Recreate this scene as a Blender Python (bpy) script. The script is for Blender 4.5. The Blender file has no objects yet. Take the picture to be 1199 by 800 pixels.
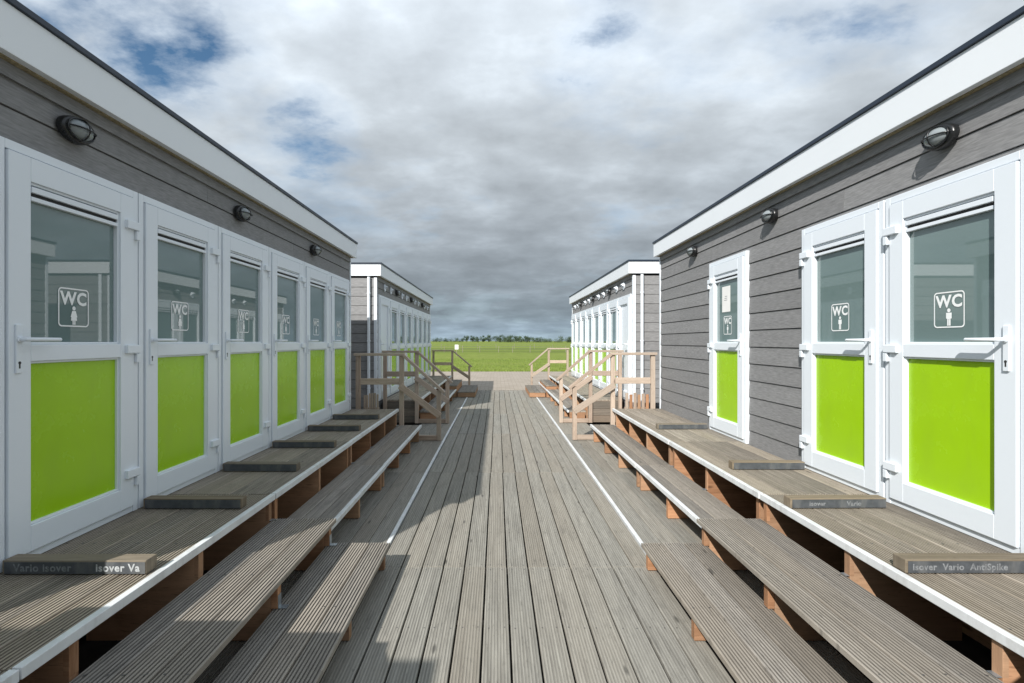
import bpy, bmesh, math, random
from mathutils import Vector, Matrix, noise as mnoise
R = random.Random(7)
sc = bpy.context.scene
C = sc.collection
rad = math.radians

# ------------------------------------------------------------------ camera, sky, sun, exposure
cam_d = bpy.data.cameras.new('camera'); cam = bpy.data.objects.new('camera', cam_d); C.objects.link(cam)
cam.location = (0, 0, 1.6); cam.rotation_euler = (rad(90), 0, 0)
cam_d.sensor_width = 36; cam_d.lens = 610 * 36 / 1199; cam_d.shift_x = 17.5 / 1199
cam_d.clip_start = 0.02; cam_d.clip_end = 5000
sc.camera = cam

SUN = Vector((-0.65, -1.25, 1.0)).normalized()
sun_d = bpy.data.lights.new('sun', 'SUN'); sun = bpy.data.objects.new('sun', sun_d); C.objects.link(sun)
sun_d.energy = 5.0; sun_d.angle = rad(0.5); sun_d.color = (1.0, 0.965, 0.915)
sun.rotation_euler = SUN.to_track_quat('Z', 'Y').to_euler(); sun.location = (-6, -12, 10)

sc.view_settings.view_transform = 'Standard'; sc.view_settings.look = 'None'
sc.view_settings.exposure = 0.34; sc.view_settings.gamma = 1.0

def build_world():
    w = bpy.data.worlds.new('World'); sc.world = w; w.use_nodes = True
    nt = w.node_tree; nt.nodes.clear(); N = nt.nodes.new; L = nt.links.new
    out = N('ShaderNodeOutputWorld'); bg = N('ShaderNodeBackground'); bg.inputs['Strength'].default_value = 0.135
    L(bg.outputs[0], out.inputs[0])
    sky = N('ShaderNodeTexSky'); sky.sky_type = 'NISHITA'; sky.sun_disc = False
    sky.sun_elevation = math.asin(SUN.z); sky.sun_rotation = math.atan2(SUN.x, SUN.y) % (2*math.pi)
    sky.air_density = 1.0; sky.dust_density = 0.5; sky.ozone_density = 2.0
    tc = N('ShaderNodeTexCoord'); sep = N('ShaderNodeSeparateXYZ'); L(tc.outputs['Generated'], sep.inputs[0])
    def M(op, a, b=None, c=None):
        n = N('ShaderNodeMath'); n.operation = op
        for i, v in enumerate((a, b, c)):
            if v is None: continue
            if isinstance(v, (int, float)): n.inputs[i].default_value = v
            else: L(v, n.inputs[i])
        return n.outputs[0]
    zc = M('MAXIMUM', sep.outputs['Z'], 0.0)
    den = M('ADD', zc, 0.24)
    px = M('DIVIDE', sep.outputs['X'], den); py = M('DIVIDE', sep.outputs['Y'], den)
    comb = N('ShaderNodeCombineXYZ'); L(px, comb.inputs[0]); L(py, comb.inputs[1])
    def noise(scale, detail, rough, off, dist=0.0, ys=1.0):
        mp = N('ShaderNodeMapping'); mp.inputs['Location'].default_value = off; mp.inputs['Scale'].default_value = (1, ys, 1)
        L(comb.outputs[0], mp.inputs[0])
        n = N('ShaderNodeTexNoise'); n.inputs['Scale'].default_value = scale; n.inputs['Detail'].default_value = detail
        n.inputs['Roughness'].default_value = rough; n.inputs['Distortion'].default_value = dist
        L(mp.outputs[0], n.inputs['Vector']); return n.outputs['Fac']
    def ramp(fac, *stops):
        r = N('ShaderNodeValToRGB'); e = r.color_ramp.elements
        while len(e) < len(stops): e.new(0.5)
        for el, (p, c) in zip(e, stops):
            el.position = p; el.color = (c, c, c, 1) if not isinstance(c, tuple) else (*c, 1)
        L(fac, r.inputs[0]); return r.outputs[0]
    big = noise(1.5, 5.0, 0.48, (CLOUD_OFF[0], CLOUD_OFF[1], 0), 0.0, 1.0)
    fine = noise(5.2, 9.0, 0.60, (4.2, 1.3, 0), 0.0, 1.25)
    cover = M('ADD', M('MULTIPLY', big, 0.62), M('MULTIPLY', fine, 0.38))
    # a few openings where the blue shows through
    hole = None
    for (hx, hy, r, k) in HOLES:
        d = Vector((hx-582, 610, 400-hy)).normalized()
        dp = N('ShaderNodeVectorMath'); dp.operation = 'DOT_PRODUCT'; nv = N('ShaderNodeVectorMath'); nv.operation = 'NORMALIZE'
        L(tc.outputs['Generated'], nv.inputs[0]); L(nv.outputs[0], dp.inputs[0]); dp.inputs[1].default_value = d
        h = M('MULTIPLY', ramp(dp.outputs['Value'], (math.cos(rad(r)), 0.0), (1.0, 1.0)), k)
        hole = h if hole is None else M('MAXIMUM', hole, h)
    cover = M('SUBTRACT', M('ADD', cover, 0.125), hole)
    dens = ramp(cover, (0.375, 0.0), (0.49, 0.74), (0.60, 1.0))
    low = ramp(zc, (0.19, 1.0), (0.31, 0.0))
    dens = M('MAXIMUM', dens, M('MULTIPLY', low, 0.95))
    n2 = noise(3.4, 7.0, 0.52, (9.1, 3.7, 0), 0.0, 1.15)
    shade = ramp(M('ADD', M('MULTIPLY', n2, 0.55), M('MULTIPLY', M('SUBTRACT', 1.10, cover), 0.45)), (0.37, 0.78), (0.49, 0.99), (0.60, 1.30))
    elev = ramp(zc, (0.0, (2.1, 2.75, 3.3)), (0.022, (1.95, 2.5, 3.0)), (0.05, (1.60, 1.98, 2.28)), (0.10, (1.74, 2.04, 2.30)), (0.20, (2.36, 2.66, 2.95)), (0.36, (3.45, 3.80, 4.12)), (0.55, (4.9, 5.4, 5.9)), (0.85, (3.4, 3.9, 4.5)))
    mul = N('ShaderNodeMix'); mul.data_type = 'RGBA'; mul.blend_type = 'MULTIPLY'; mul.inputs[0].default_value = 1.0
    L(elev, mul.inputs[6]); L(shade, mul.inputs[7])
    mix = N('ShaderNodeMix'); mix.data_type = 'RGBA'; L(dens, mix.inputs[0])
    deep = N('ShaderNodeMix'); deep.data_type = 'RGBA'; deep.blend_type = 'MULTIPLY'; deep.inputs[0].default_value = 1.0
    L(sky.outputs[0], deep.inputs[6]); deep.inputs[7].default_value = (0.46, 0.60, 0.64, 1)
    L(deep.outputs[2], mix.inputs[6]); L(mul.outputs[2], mix.inputs[7])
    L(mix.outputs[2], bg.inputs['Color'])
CLOUD_OFF = (2.3, 0.4)
HOLES = [(105, -25, 13, 0.19), (365, 158, 5.0, 0.17), (200, 22, 8, 0.17), (700, 5, 5, 0.12), (1010, 15, 7, 0.11)]
build_world()

# ------------------------------------------------------------------ materials
def new_mat(name):
    m = bpy.data.materials.new(name); m.use_nodes = True
    nt = m.node_tree; p = nt.nodes['Principled BSDF']
    return m, nt, p
class G:
    """small node-graph helper"""
    def __init__(s, nt): s.nt = nt
    def n(s, t, **kw):
        x = s.nt.nodes.new(t)
        for k, v in kw.items(): setattr(x, k, v)
        return x
    def l(s, a, b): s.nt.links.new(a, b)
    def math(s, op, a, b=None):
        n = s.n('ShaderNodeMath', operation=op)
        for i, v in enumerate((a, b)):
            if v is None: continue
            if isinstance(v, (int, float)): n.inputs[i].default_value = v
            else: s.l(v, n.inputs[i])
        return n.outputs[0]
    def noise(s, vec, scale, detail=4, rough=0.5, dist=0.0):
        n = s.n('ShaderNodeTexNoise'); n.inputs['Scale'].default_value = scale; n.inputs['Detail'].default_value = detail
        n.inputs['Roughness'].default_value = rough; n.inputs['Distortion'].default_value = dist
        if vec: s.l(vec, n.inputs['Vector'])
        return n.outputs['Fac']
    def mapping(s, vec, scale, loc=(0, 0, 0)):
        n = s.n('ShaderNodeMapping'); n.inputs['Scale'].default_value = scale; n.inputs['Location'].default_value = loc
        s.l(vec, n.inputs[0]); return n.outputs[0]
    def ramp(s, fac, stops):
        r = s.n('ShaderNodeValToRGB'); e = r.color_ramp.elements
        while len(e) < len(stops): e.new(0.5)
        for el, (p, c) in zip(e, stops):
            el.position = p; el.color = (c, c, c, 1) if not isinstance(c, tuple) else (*c, 1)
        s.l(fac, r.inputs[0]); return r.outputs[0]
    def mix(s, fac, a, b, blend='MIX'):
        n = s.n('ShaderNodeMix', data_type='RGBA', blend_type=blend)
        for sock, v in ((n.inputs[0], fac), (n.inputs[6], a), (n.inputs[7], b)):
            if isinstance(v, (int, float)): sock.default_value = v
            elif isinstance(v, tuple): sock.default_value = (*v, 1)
            else: s.l(v, sock)
        return n.outputs[2]
    def bump(s, h, strength, dist, p):
        b = s.n('ShaderNodeBump'); b.inputs['Strength'].default_value = strength; b.inputs['Distance'].default_value = dist
        s.l(h, b.inputs['Height']); s.l(b.outputs[0], p.inputs['Normal'])

def wood(name, dark, light, alt, rough=0.75, su=45, sv=1.6, tint_amt=0.5, alt_amt=0.6, bump=0.25, knots=True, stain=0.35, groove=0.55):
    """timber: grain along V of the UV map (metres), board-to-board tone from the 'tint' attribute"""
    m, nt, p = new_mat(name); g = G(nt)
    uv = g.n('ShaderNodeUVMap', uv_map='UVMap').outputs[0]
    t = g.n('ShaderNodeAttribute', attribute_name='tint').outputs['Fac']
    grain = g.noise(g.mapping(uv, (su, sv, 1)), 1.0, 7, 0.62, 0.6)
    fine = g.noise(g.mapping(uv, (su*5, sv*4, 1)), 1.0, 3, 0.6)
    fac = g.math('ADD', g.math('MULTIPLY', grain, 0.7), g.math('MULTIPLY', fine, 0.3))
    col = g.mix(g.ramp(fac, [(0.32, 0.0), (0.66, 1.0)]), dark, light)
    blotch = g.noise(g.mapping(uv, (5, 1.1, 1), (3, 7, 0)), 1.0, 5, 0.6, 0.3)
    t2 = g.math('FRACT', g.math('MULTIPLY', t, 7.31))
    af = g.math('MULTIPLY', g.ramp(g.math('ADD', g.math('MULTIPLY', blotch, 0.5), g.math('MULTIPLY', t2, 0.5)), [(0.30, 0.0), (0.75, 1.0)]), alt_amt)
    col = g.mix(af, col, alt)
    st = g.noise(g.mapping(uv, (9, 2.4, 1), (11, 2, 0)), 1.0, 6, 0.65)
    col = g.mix(g.math('MULTIPLY', g.ramp(st, [(0.56, 0.0), (0.72, 1.0)]), stain), col, tuple(c*0.45 for c in dark))
    if knots:
        v = g.n('ShaderNodeTexVoronoi', feature='F1'); v.inputs['Scale'].default_value = 1.0
        g.l(g.mapping(uv, (6.5, 1.7, 1), (0.3, 0.9, 0)), v.inputs['Vector'])
        col = g.mix(g.math('MULTIPLY', g.ramp(v.outputs['Distance'], [(0.045, 1.0), (0.09, 0.0)]), 0.75), col, tuple(c*0.4 for c in dark))
    dr = g.n('ShaderNodeAttribute', attribute_name='dirt').outputs['Fac']
    col = g.mix(g.math('MULTIPLY', dr, groove), col, tuple(c*0.36 for c in dark))
    val = g.math('ADD', 1.0 - tint_amt*0.5, g.math('MULTIPLY', t, tint_amt))
    fl = g.noise(g.mapping(uv, (85, 10, 1), (5, 1, 0)), 1.0, 3, 0.55, 1.2)
    col = g.mix(g.math('MULTIPLY', g.ramp(fl, [(0.60, 0.0), (0.70, 1.0)]), 0.45), col, tuple(c*0.5 for c in dark))
    hsv = g.n('ShaderNodeHueSaturation'); g.l(val, hsv.inputs['Value']); g.l(col, hsv.inputs['Color'])
    g.l(hsv.outputs[0], p.inputs['Base Color'])
    p.inputs['Roughness'].default_value = rough; p.inputs['Specular IOR Level'].default_value = 0.3
    g.bump(fac, bump, 0.004, p)
    return m

def paint(name, col, rough=0.35, var=0.06, scale=3.0, bump=0.03, spec=0.5, dirt=None, dirt_amt=0.0):
    m, nt, p = new_mat(name); g = G(nt)
    oc = g.n('ShaderNodeTexCoord').outputs['Object']
    n1 = g.noise(oc, scale, 5, 0.6)
    c = g.mix(g.ramp(n1, [(0.3, 0.0), (0.7, 1.0)]), tuple(x*(1-var) for x in col), tuple(min(1, x*(1+var)) for x in col))
    if dirt:
        n2 = g.noise(g.mapping(oc, (9, 9, 2)), 1.0, 7, 0.68, 0.4)
        c = g.mix(g.math('MULTIPLY', g.ramp(n2, [(0.5, 0.0), (0.75, 1.0)]), dirt_amt), c, dirt)
    g.l(c, p.inputs['Base Color'])
    if var > 0.02:
      rr = g.ramp(g.noise(oc, scale*4, 4, 0.6), [(0.3, max(0.02, rough-0.06)), (0.7, rough+0.08)])
      g.l(rr, p.inputs['Roughness'])
    else: p.inputs['Roughness'].default_value = rough
    p.inputs['Specular IOR Level'].default_value = spec
    if bump: g.bump(g.noise(oc, 60, 3, 0.5), bump, 0.002, p)
    return m

M = {}
M['deck'] = wood('weathered_deck_wood', (0.174, 0.166, 0.146), (0.363, 0.349, 0.307), (0.301, 0.256, 0.198), tint_amt=0.30, alt_amt=0.38, stain=0.30, groove=0.30)
M['tread'] = wood('grey_tread_wood', (0.145, 0.135, 0.122), (0.374, 0.345, 0.302), (0.277, 0.236, 0.185), tint_amt=0.55, alt_amt=0.55)
M['plat'] = wood('tan_platform_wood', (0.157, 0.139, 0.110), (0.408, 0.360, 0.302), (0.308, 0.262, 0.199), tint_amt=0.5, alt_amt=0.6)
M['support'] = wood('raw_support_wood', (0.249, 0.117, 0.055), (0.464, 0.249, 0.137), (0.389, 0.271, 0.178), su=28, tint_amt=0.45, alt_amt=0.6, stain=0.3)
M['rail'] = wood('pale_rail_wood', (0.287, 0.213, 0.160), (0.528, 0.416, 0.331), (0.413, 0.357, 0.296), su=30, tint_amt=0.35, alt_amt=0.6, stain=0.15)
M['beam'] = wood('beam_wood', (0.112, 0.085, 0.054), (0.238, 0.194, 0.137), (0.172, 0.156, 0.130), su=30, tint_amt=0.35)
M['box'] = wood('box_step_wood', (0.100, 0.090, 0.076), (0.240, 0.210, 0.172), (0.232, 0.160, 0.108), tint_amt=0.4, alt_amt=0.5)
def cladding_mat():
    m, nt, p = new_mat('grey_cladding'); g = G(nt)
    uv = g.n('ShaderNodeUVMap', uv_map='UVMap').outputs[0]
    t = g.n('ShaderNodeAttribute', attribute_name='tint').outputs['Fac']
    grain = g.noise(g.mapping(uv, (120, 11, 1)), 1.0, 5, 0.6, 0.25)
    bro = g.noise(g.mapping(uv, (14, 1.3, 1)), 1.0, 4, 0.6)
    f = g.math('ADD', g.math('MULTIPLY', grain, 0.75), g.math('MULTIPLY', bro, 0.25))
    c = g.mix(g.ramp(f, [(0.30, 0.0), (0.70, 1.0)]), (0.148, 0.148, 0.150), (0.290, 0.290, 0.292))
    hsv = g.n('ShaderNodeHueSaturation'); g.l(g.math('ADD', 0.90, g.math('MULTIPLY', t, 0.2)), hsv.inputs['Value']); g.l(c, hsv.inputs['Color'])
    g.l(hsv.outputs[0], p.inputs['Base Color']); p.inputs['Roughness'].default_value = 0.7; p.inputs['Specular IOR Level'].default_value = 0.3
    g.bump(f, 0.35, 0.003, p)
    return m
M['clad'] = cladding_mat()
M['core'] = paint('dark_wall_core', (0.03, 0.03, 0.032), 0.8, bump=0)
M['white'] = paint('white_door_frame', (0.74, 0.79, 0.84), 0.3, 0.015, 0.8, bump=0)
M['fascia'] = paint('white_fascia', (0.76, 0.795, 0.825), 0.38, 0.02, 0.8, bump=0)
M['green'] = paint('lime_green_panel', (0.33, 0.58, 0.006), 0.24, 0.07, 1.3, bump=0.03, spec=0.5, dirt=(0.27, 0.42, 0.04), dirt_amt=0.18)
M['coping'] = paint('dark_roof_coping', (0.014, 0.024, 0.042), 0.4)
M['roof'] = paint('grey_roof_felt', (0.10, 0.10, 0.105), 0.9, 0.2, 4)
M['meshstrip'] = paint('beige_vent_mesh', (0.30, 0.25, 0.15), 0.7, 0.45, 60)
M['nose'] = paint('worn_white_nosing', (0.66, 0.68, 0.69), 0.45, 0.08, 6, bump=0.04, dirt=(0.33, 0.32, 0.30), dirt_amt=0.55)
M['black'] = paint('black_lamp_metal', (0.012, 0.013, 0.014), 0.3, 0.2)
M['screw'] = paint('dull_screw_heads', (0.085, 0.080, 0.075), 0.5, bump=0)
M['slot'] = paint('dark_slot', (0.02, 0.02, 0.02), 0.7, bump=0)
M['steel'] = paint('galvanised_steel', (0.42, 0.46, 0.49), 0.4, 0.15, 20); M['steel'].node_tree.nodes['Principled BSDF'].inputs['Metallic'].default_value = 0.7
M['wrap'] = paint('black_wrap_strip', (0.065, 0.072, 0.080), 0.5, 0.25, 25, bump=0.15, dirt=(0.20, 0.20, 0.19), dirt_amt=0.5)
M['ink'] = paint('pale_grey_print', (0.40, 0.42, 0.43), 0.6, 0.2, 60, bump=0)
M['ink_faint'] = paint('worn_or_shaded_print', (0.19, 0.20, 0.21), 0.6, 0.4, 60, bump=0)  # worn print; also the darker copy for print lying in shade
M['sign'] = paint('white_sign_vinyl', (0.82, 0.84, 0.84), 0.45, 0.02, bump=0)
M['paper'] = paint('white_paper', (0.80, 0.80, 0.78), 0.6, 0.03, bump=0)
M['bark'] = paint('bark', (0.07, 0.055, 0.04), 0.9, 0.3, 3)
M['greypost'] = paint('grey_post_wood', (0.24, 0.22, 0.17), 0.85, 0.25, 3)
M['wire'] = paint('fence_wire', (0.16, 0.16, 0.15), 0.5, 0.1)
def glass_mat():
    m, nt, p = new_mat('frosted_teal_glass'); g = G(nt)
    oc = g.n('ShaderNodeTexCoord').outputs['Object']
    c = g.mix(g.noise(oc, 2.0, 3), (0.135, 0.198, 0.195), (0.160, 0.222, 0.216))
    g.l(c, p.inputs['Base Color']); p.inputs['Roughness'].default_value = 0.012
    p.inputs['IOR'].default_value = 1.6; p.inputs['Specular IOR Level'].default_value = 0.95
    return m
M['glass'] = glass_mat()
def lens_mat():
    m, nt, p = new_mat('lamp_lens'); p.inputs['Base Color'].default_value = (0.42, 0.47, 0.49, 1)
    p.inputs['Roughness'].default_value = 0.08; p.inputs['Transmission Weight'].default_value = 0.45
    return m
M['lens'] = lens_mat()
def leaf_mat(name, a, b):
    m, nt, p = new_mat(name); g = G(nt)
    oc = g.n('ShaderNodeTexCoord').outputs['Object']
    g.l(g.mix(g.ramp(g.noise(oc, 0.9, 5, 0.6), [(0.3, 0.0), (0.7, 1.0)]), a, b), p.inputs['Base Color']); p.inputs['Roughness'].default_value = 0.8
    return m
M['leaf'] = leaf_mat('dark_foliage', (0.025, 0.050, 0.022), (0.062, 0.098, 0.040))
M['leaf_b'] = leaf_mat('mid_foliage', (0.040, 0.075, 0.025), (0.085, 0.125, 0.045))

# ------------------------------------------------------------------ mesh builder
class MB:
    dirt = 0.0
    def __init__(s): s.v = []; s.f = []; s.uv = []; s.t = []; s.m = []; s.d = []
    def face(s, idx, uvs, tint, mi=0):
        s.f.append(idx); s.uv.append(uvs); s.t.append(tint); s.m.append(mi); s.d.append(s.dirt)
    def hexa(s, P, tint=None, mi=0, long=None):
        """8 corners: bottom ring 0-3 (ccw), top ring 4-7"""
        t = R.random() if tint is None else tint
        b = len(s.v); s.v += [tuple(p) for p in P]
        P = [Vector(p) for p in P]; ex = [(P[1]-P[0]).length, (P[3]-P[0]).length, (P[4]-P[0]).length]
        dirs = [(P[1]-P[0]), (P[3]-P[0]), (P[4]-P[0])]
        k = ex.index(max(ex)) if long is None else long
        d = dirs[k].normalized(); o = R.uniform(0, 40), R.uniform(0, 40)
        for q in ((0, 3, 2, 1), (4, 5, 6, 7), (0, 1, 5, 4), (1, 2, 6, 5), (2, 3, 7, 6), (3, 0, 4, 7)):
            n = (P[q[1]]-P[q[0]]).cross(P[q[2]]-P[q[1]])
            e = n.cross(d)
            if e.length < 1e-9: e = (P[q[1]]-P[q[0]]); dd = (P[q[2]]-P[q[1]]).normalized()
            else: dd = d
            e = e.normalized()
            s.face([b+i for i in q], [((P[i]-P[0]).dot(e)+o[0], (P[i]-P[0]).dot(dd)+o[1]) for i in q], t, mi)
    def box(s, x0, x1, y0, y1, z0, z1, tint=None, mi=0, long=None):
        if x0 > x1: x0, x1 = x1, x0
        if y0 > y1: y0, y1 = y1, y0
        if z0 > z1: z0, z1 = z1, z0
        s.hexa([(x0, y0, z0), (x1, y0, z0), (x1, y1, z0), (x0, y1, z0), (x0, y0, z1), (x1, y0, z1), (x1, y1, z1), (x0, y1, z1)], tint, mi, long)
    def bar(s, p0, p1, w, h, up=(0, 0, 1), tint=None, mi=0):
        p0, p1 = Vector(p0), Vector(p1); d = (p1-p0).normalized(); sx = d.cross(Vector(up)).normalized(); uz = sx.cross(d)
        a, b2 = sx*w/2, uz*h/2
        s.hexa([p0-a-b2, p0+a-b2, p1+a-b2, p1-a-b2, p0-a+b2, p0+a+b2, p1+a+b2, p1-a+b2], tint, mi, 1)
    def plank(s, x0, x1, y0, y1, z, th=0.028, n=9, depth=0.0035, tint=None, mi=0, gw=0.24, screws=()):
        """grooved board along Y, top at z"""
        t = R.random() if tint is None else tint
        o = R.uniform(0, 40), R.uniform(0, 40); w = x1-x0; prof = [(x0, z-th), (x1, z-th), (x1, z-0.003), (x1-0.003, z)]
        if n:
            pitch = w/(n-2*gw)
            for i in range(n-1, 0, -1):
                g = pitch*gw; c = x0+pitch*i-g
                prof += [(c+g, z), (c+g*0.65, z-depth), (c-g*0.65, z-depth), (c-g, z)]
        prof += [(x0+0.003, z), (x0, z-0.003)]
        if w > 0.09:
            for ys in screws:
                for fx in (0.2, 0.8):
                    cx, cy = x0+w*fx+R.uniform(-.006, .006), ys+R.uniform(-.006, .006); q = len(s.v)
                    s.v += [(cx+0.0048*math.cos(a*math.pi/4), cy+0.0048*math.sin(a*math.pi/4), z+0.0006) for a in range(8)]
                    s.face(list(range(q, q+8)), [(0, 0)]*8, 0.5, 1)
        b = len(s.v); k = len(prof)
        s.v += [(x, y0, zz) for x, zz in prof] + [(x, y1, zz) for x, zz in prof]
        per = 0.0
        for i in range(k):
            j = (i+1) % k; a, c = prof[i], prof[j]
            s.dirt = (1.0 if (4 <= i < k-3 and (i-4) % 4 in (0, 1, 2)) else 0.0)
            s.face([b+i, b+k+i, b+k+j, b+j][::-1], [(c[0]-x0+o[0], o[1]), (c[0]-x0+o[0], y1-y0+o[1]), (a[0]-x0+o[0], y1-y0+o[1]), (a[0]-x0+o[0], o[1])], t, mi)
        s.dirt = 0.0
        s.face([b+i for i in range(k)], [(p[0]-x0+o[0], p[1]+o[1]) for p in prof], t, mi)
        s.face([b+k+i for i in range(k)][::-1], [(p[0]-x0+o[0], p[1]+o[1]) for p in prof][::-1], t, mi)
    def tube(s, pts, r, n=8, mi=0, cap=True):
        pts = [Vector(p) for p in pts]; b = len(s.v); rings = len(pts)
        for i, p in enumerate(pts):
            d = (pts[min(i+1, rings-1)]-pts[max(i-1, 0)]).normalized()
            up = Vector((0, 0, 1)) if abs(d.z) < 0.9 else Vector((1, 0, 0))
            a = d.cross(up).normalized(); c = a.cross(d)
            rr = r[i] if isinstance(r, (list, tuple)) else r
            for k in range(n):
                an = 2*math.pi*k/n; s.v.append(tuple(p + (a*math.cos(an)+c*math.sin(an))*rr))
        for i in range(rings-1):
            for k in range(n):
                q = [b+i*n+k, b+i*n+(k+1) % n, b+(i+1)*n+(k+1) % n, b+(i+1)*n+k]
                s.face(q, [(0, 0), (1, 0), (1, 1), (0, 1)], 0.5, mi)
        if cap:
            s.face([b+k for k in range(n)][::-1], [(0, 0)]*n, 0.5, mi); s.face([b+(rings-1)*n+k for k in range(n)], [(0, 0)]*n, 0.5, mi)
    def grid(s, fn, nu, nv, mi=0):
        """closed-less patch from fn(u,v)"""
        b = len(s.v)
        for i in range(nu+1):
            for j in range(nv+1): s.v.append(tuple(fn(i/nu, j/nv)))
        for i in range(nu):
            for j in range(nv):
                a = b+i*(nv+1)+j
                s.face([a, a+nv+1, a+nv+2, a+1], [(i/nu, j/nv), ((i+1)/nu, j/nv), ((i+1)/nu, (j+1)/nv), (i/nu, (j+1)/nv)], 0.5, mi)
    def poly(s, pts, mi=0):
        b = len(s.v); s.v += [tuple(p) for p in pts]
        s.face([b+i for i in range(len(pts))], [(0, 0)]*len(pts), 0.5, mi)
    def mesh(s, name, mats, smooth=False):
        me = bpy.data.meshes.new(name); me.from_pydata(s.v, [], s.f)
        uvl = me.uv_layers.new(name='UVMap'); flat = [c for f in s.uv for u in f for c in u]; uvl.data.foreach_set('uv', flat)
        at = me.attributes.new('tint', 'FLOAT', 'FACE'); at.data.foreach_set('value', s.t)
        if any(s.d): me.attributes.new('dirt', 'FLOAT', 'FACE').data.foreach_set('value', s.d)
        for m in (mats if isinstance(mats, (list, tuple)) else [mats]): me.materials.append(m)
        me.polygons.foreach_set('material_index', s.m)
        if smooth: me.polygons.foreach_set('use_smooth', [True]*len(me.polygons))
        me.update(); return me
    def obj(s, name, mats, parent=None, bevel=0.0, smooth=False, loc=None):
        o = bpy.data.objects.new(name, s.mesh(name, mats, smooth)); C.objects.link(o)
        if parent: o.parent = parent
        if loc: o.location = loc
        if bevel:
            b = o.modifiers.new('bevel', 'BEVEL'); b.width = bevel; b.segments = 2; b.limit_method = 'ANGLE'; b.angle_limit = rad(40)
        return o

def thing(name, label, cat, loc=(0, 0, 0), rot=0.0, group=None):
    o = bpy.data.objects.new(name, None); C.objects.link(o); o.location = loc; o.rotation_euler = (0, 0, rot)
    o.empty_display_size = 0.2; return tag(o, label, cat, group)
def tag(o, label, cat, group=None):
    o['label'] = label; o['category'] = cat
    if group: o['group'] = group
    return o
def struct(o, label=None, kind='structure'):
    o['kind'] = kind
    if label: o['label'] = label
    return o
def copy_tree(o, parent=None):
    c = o.copy(); C.objects.link(c)
    if parent: c.parent = parent
    for ch in list(o.children): copy_tree(ch, c)
    return c
def text_mesh(body, size, weight=0.0, space=1.0):
    cu = bpy.data.curves.new('lettering', 'FONT'); cu.body = body; cu.size = size; cu.offset = weight; cu.align_x = 'CENTER'; cu.align_y = 'CENTER'
    cu.space_character = space; cu.resolution_u = 3
    o = bpy.data.objects.new('lettering', cu); C.objects.link(o); dg = bpy.context.evaluated_depsgraph_get(); dg.update()
    me = bpy.data.meshes.new_from_object(o.evaluated_get(dg)); vs = [v.co.copy() for v in me.vertices]; fs = [list(p.vertices) for p in me.polygons]
    bpy.data.objects.remove(o); bpy.data.curves.remove(cu); bpy.data.meshes.remove(me)
    return vs, fs

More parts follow.
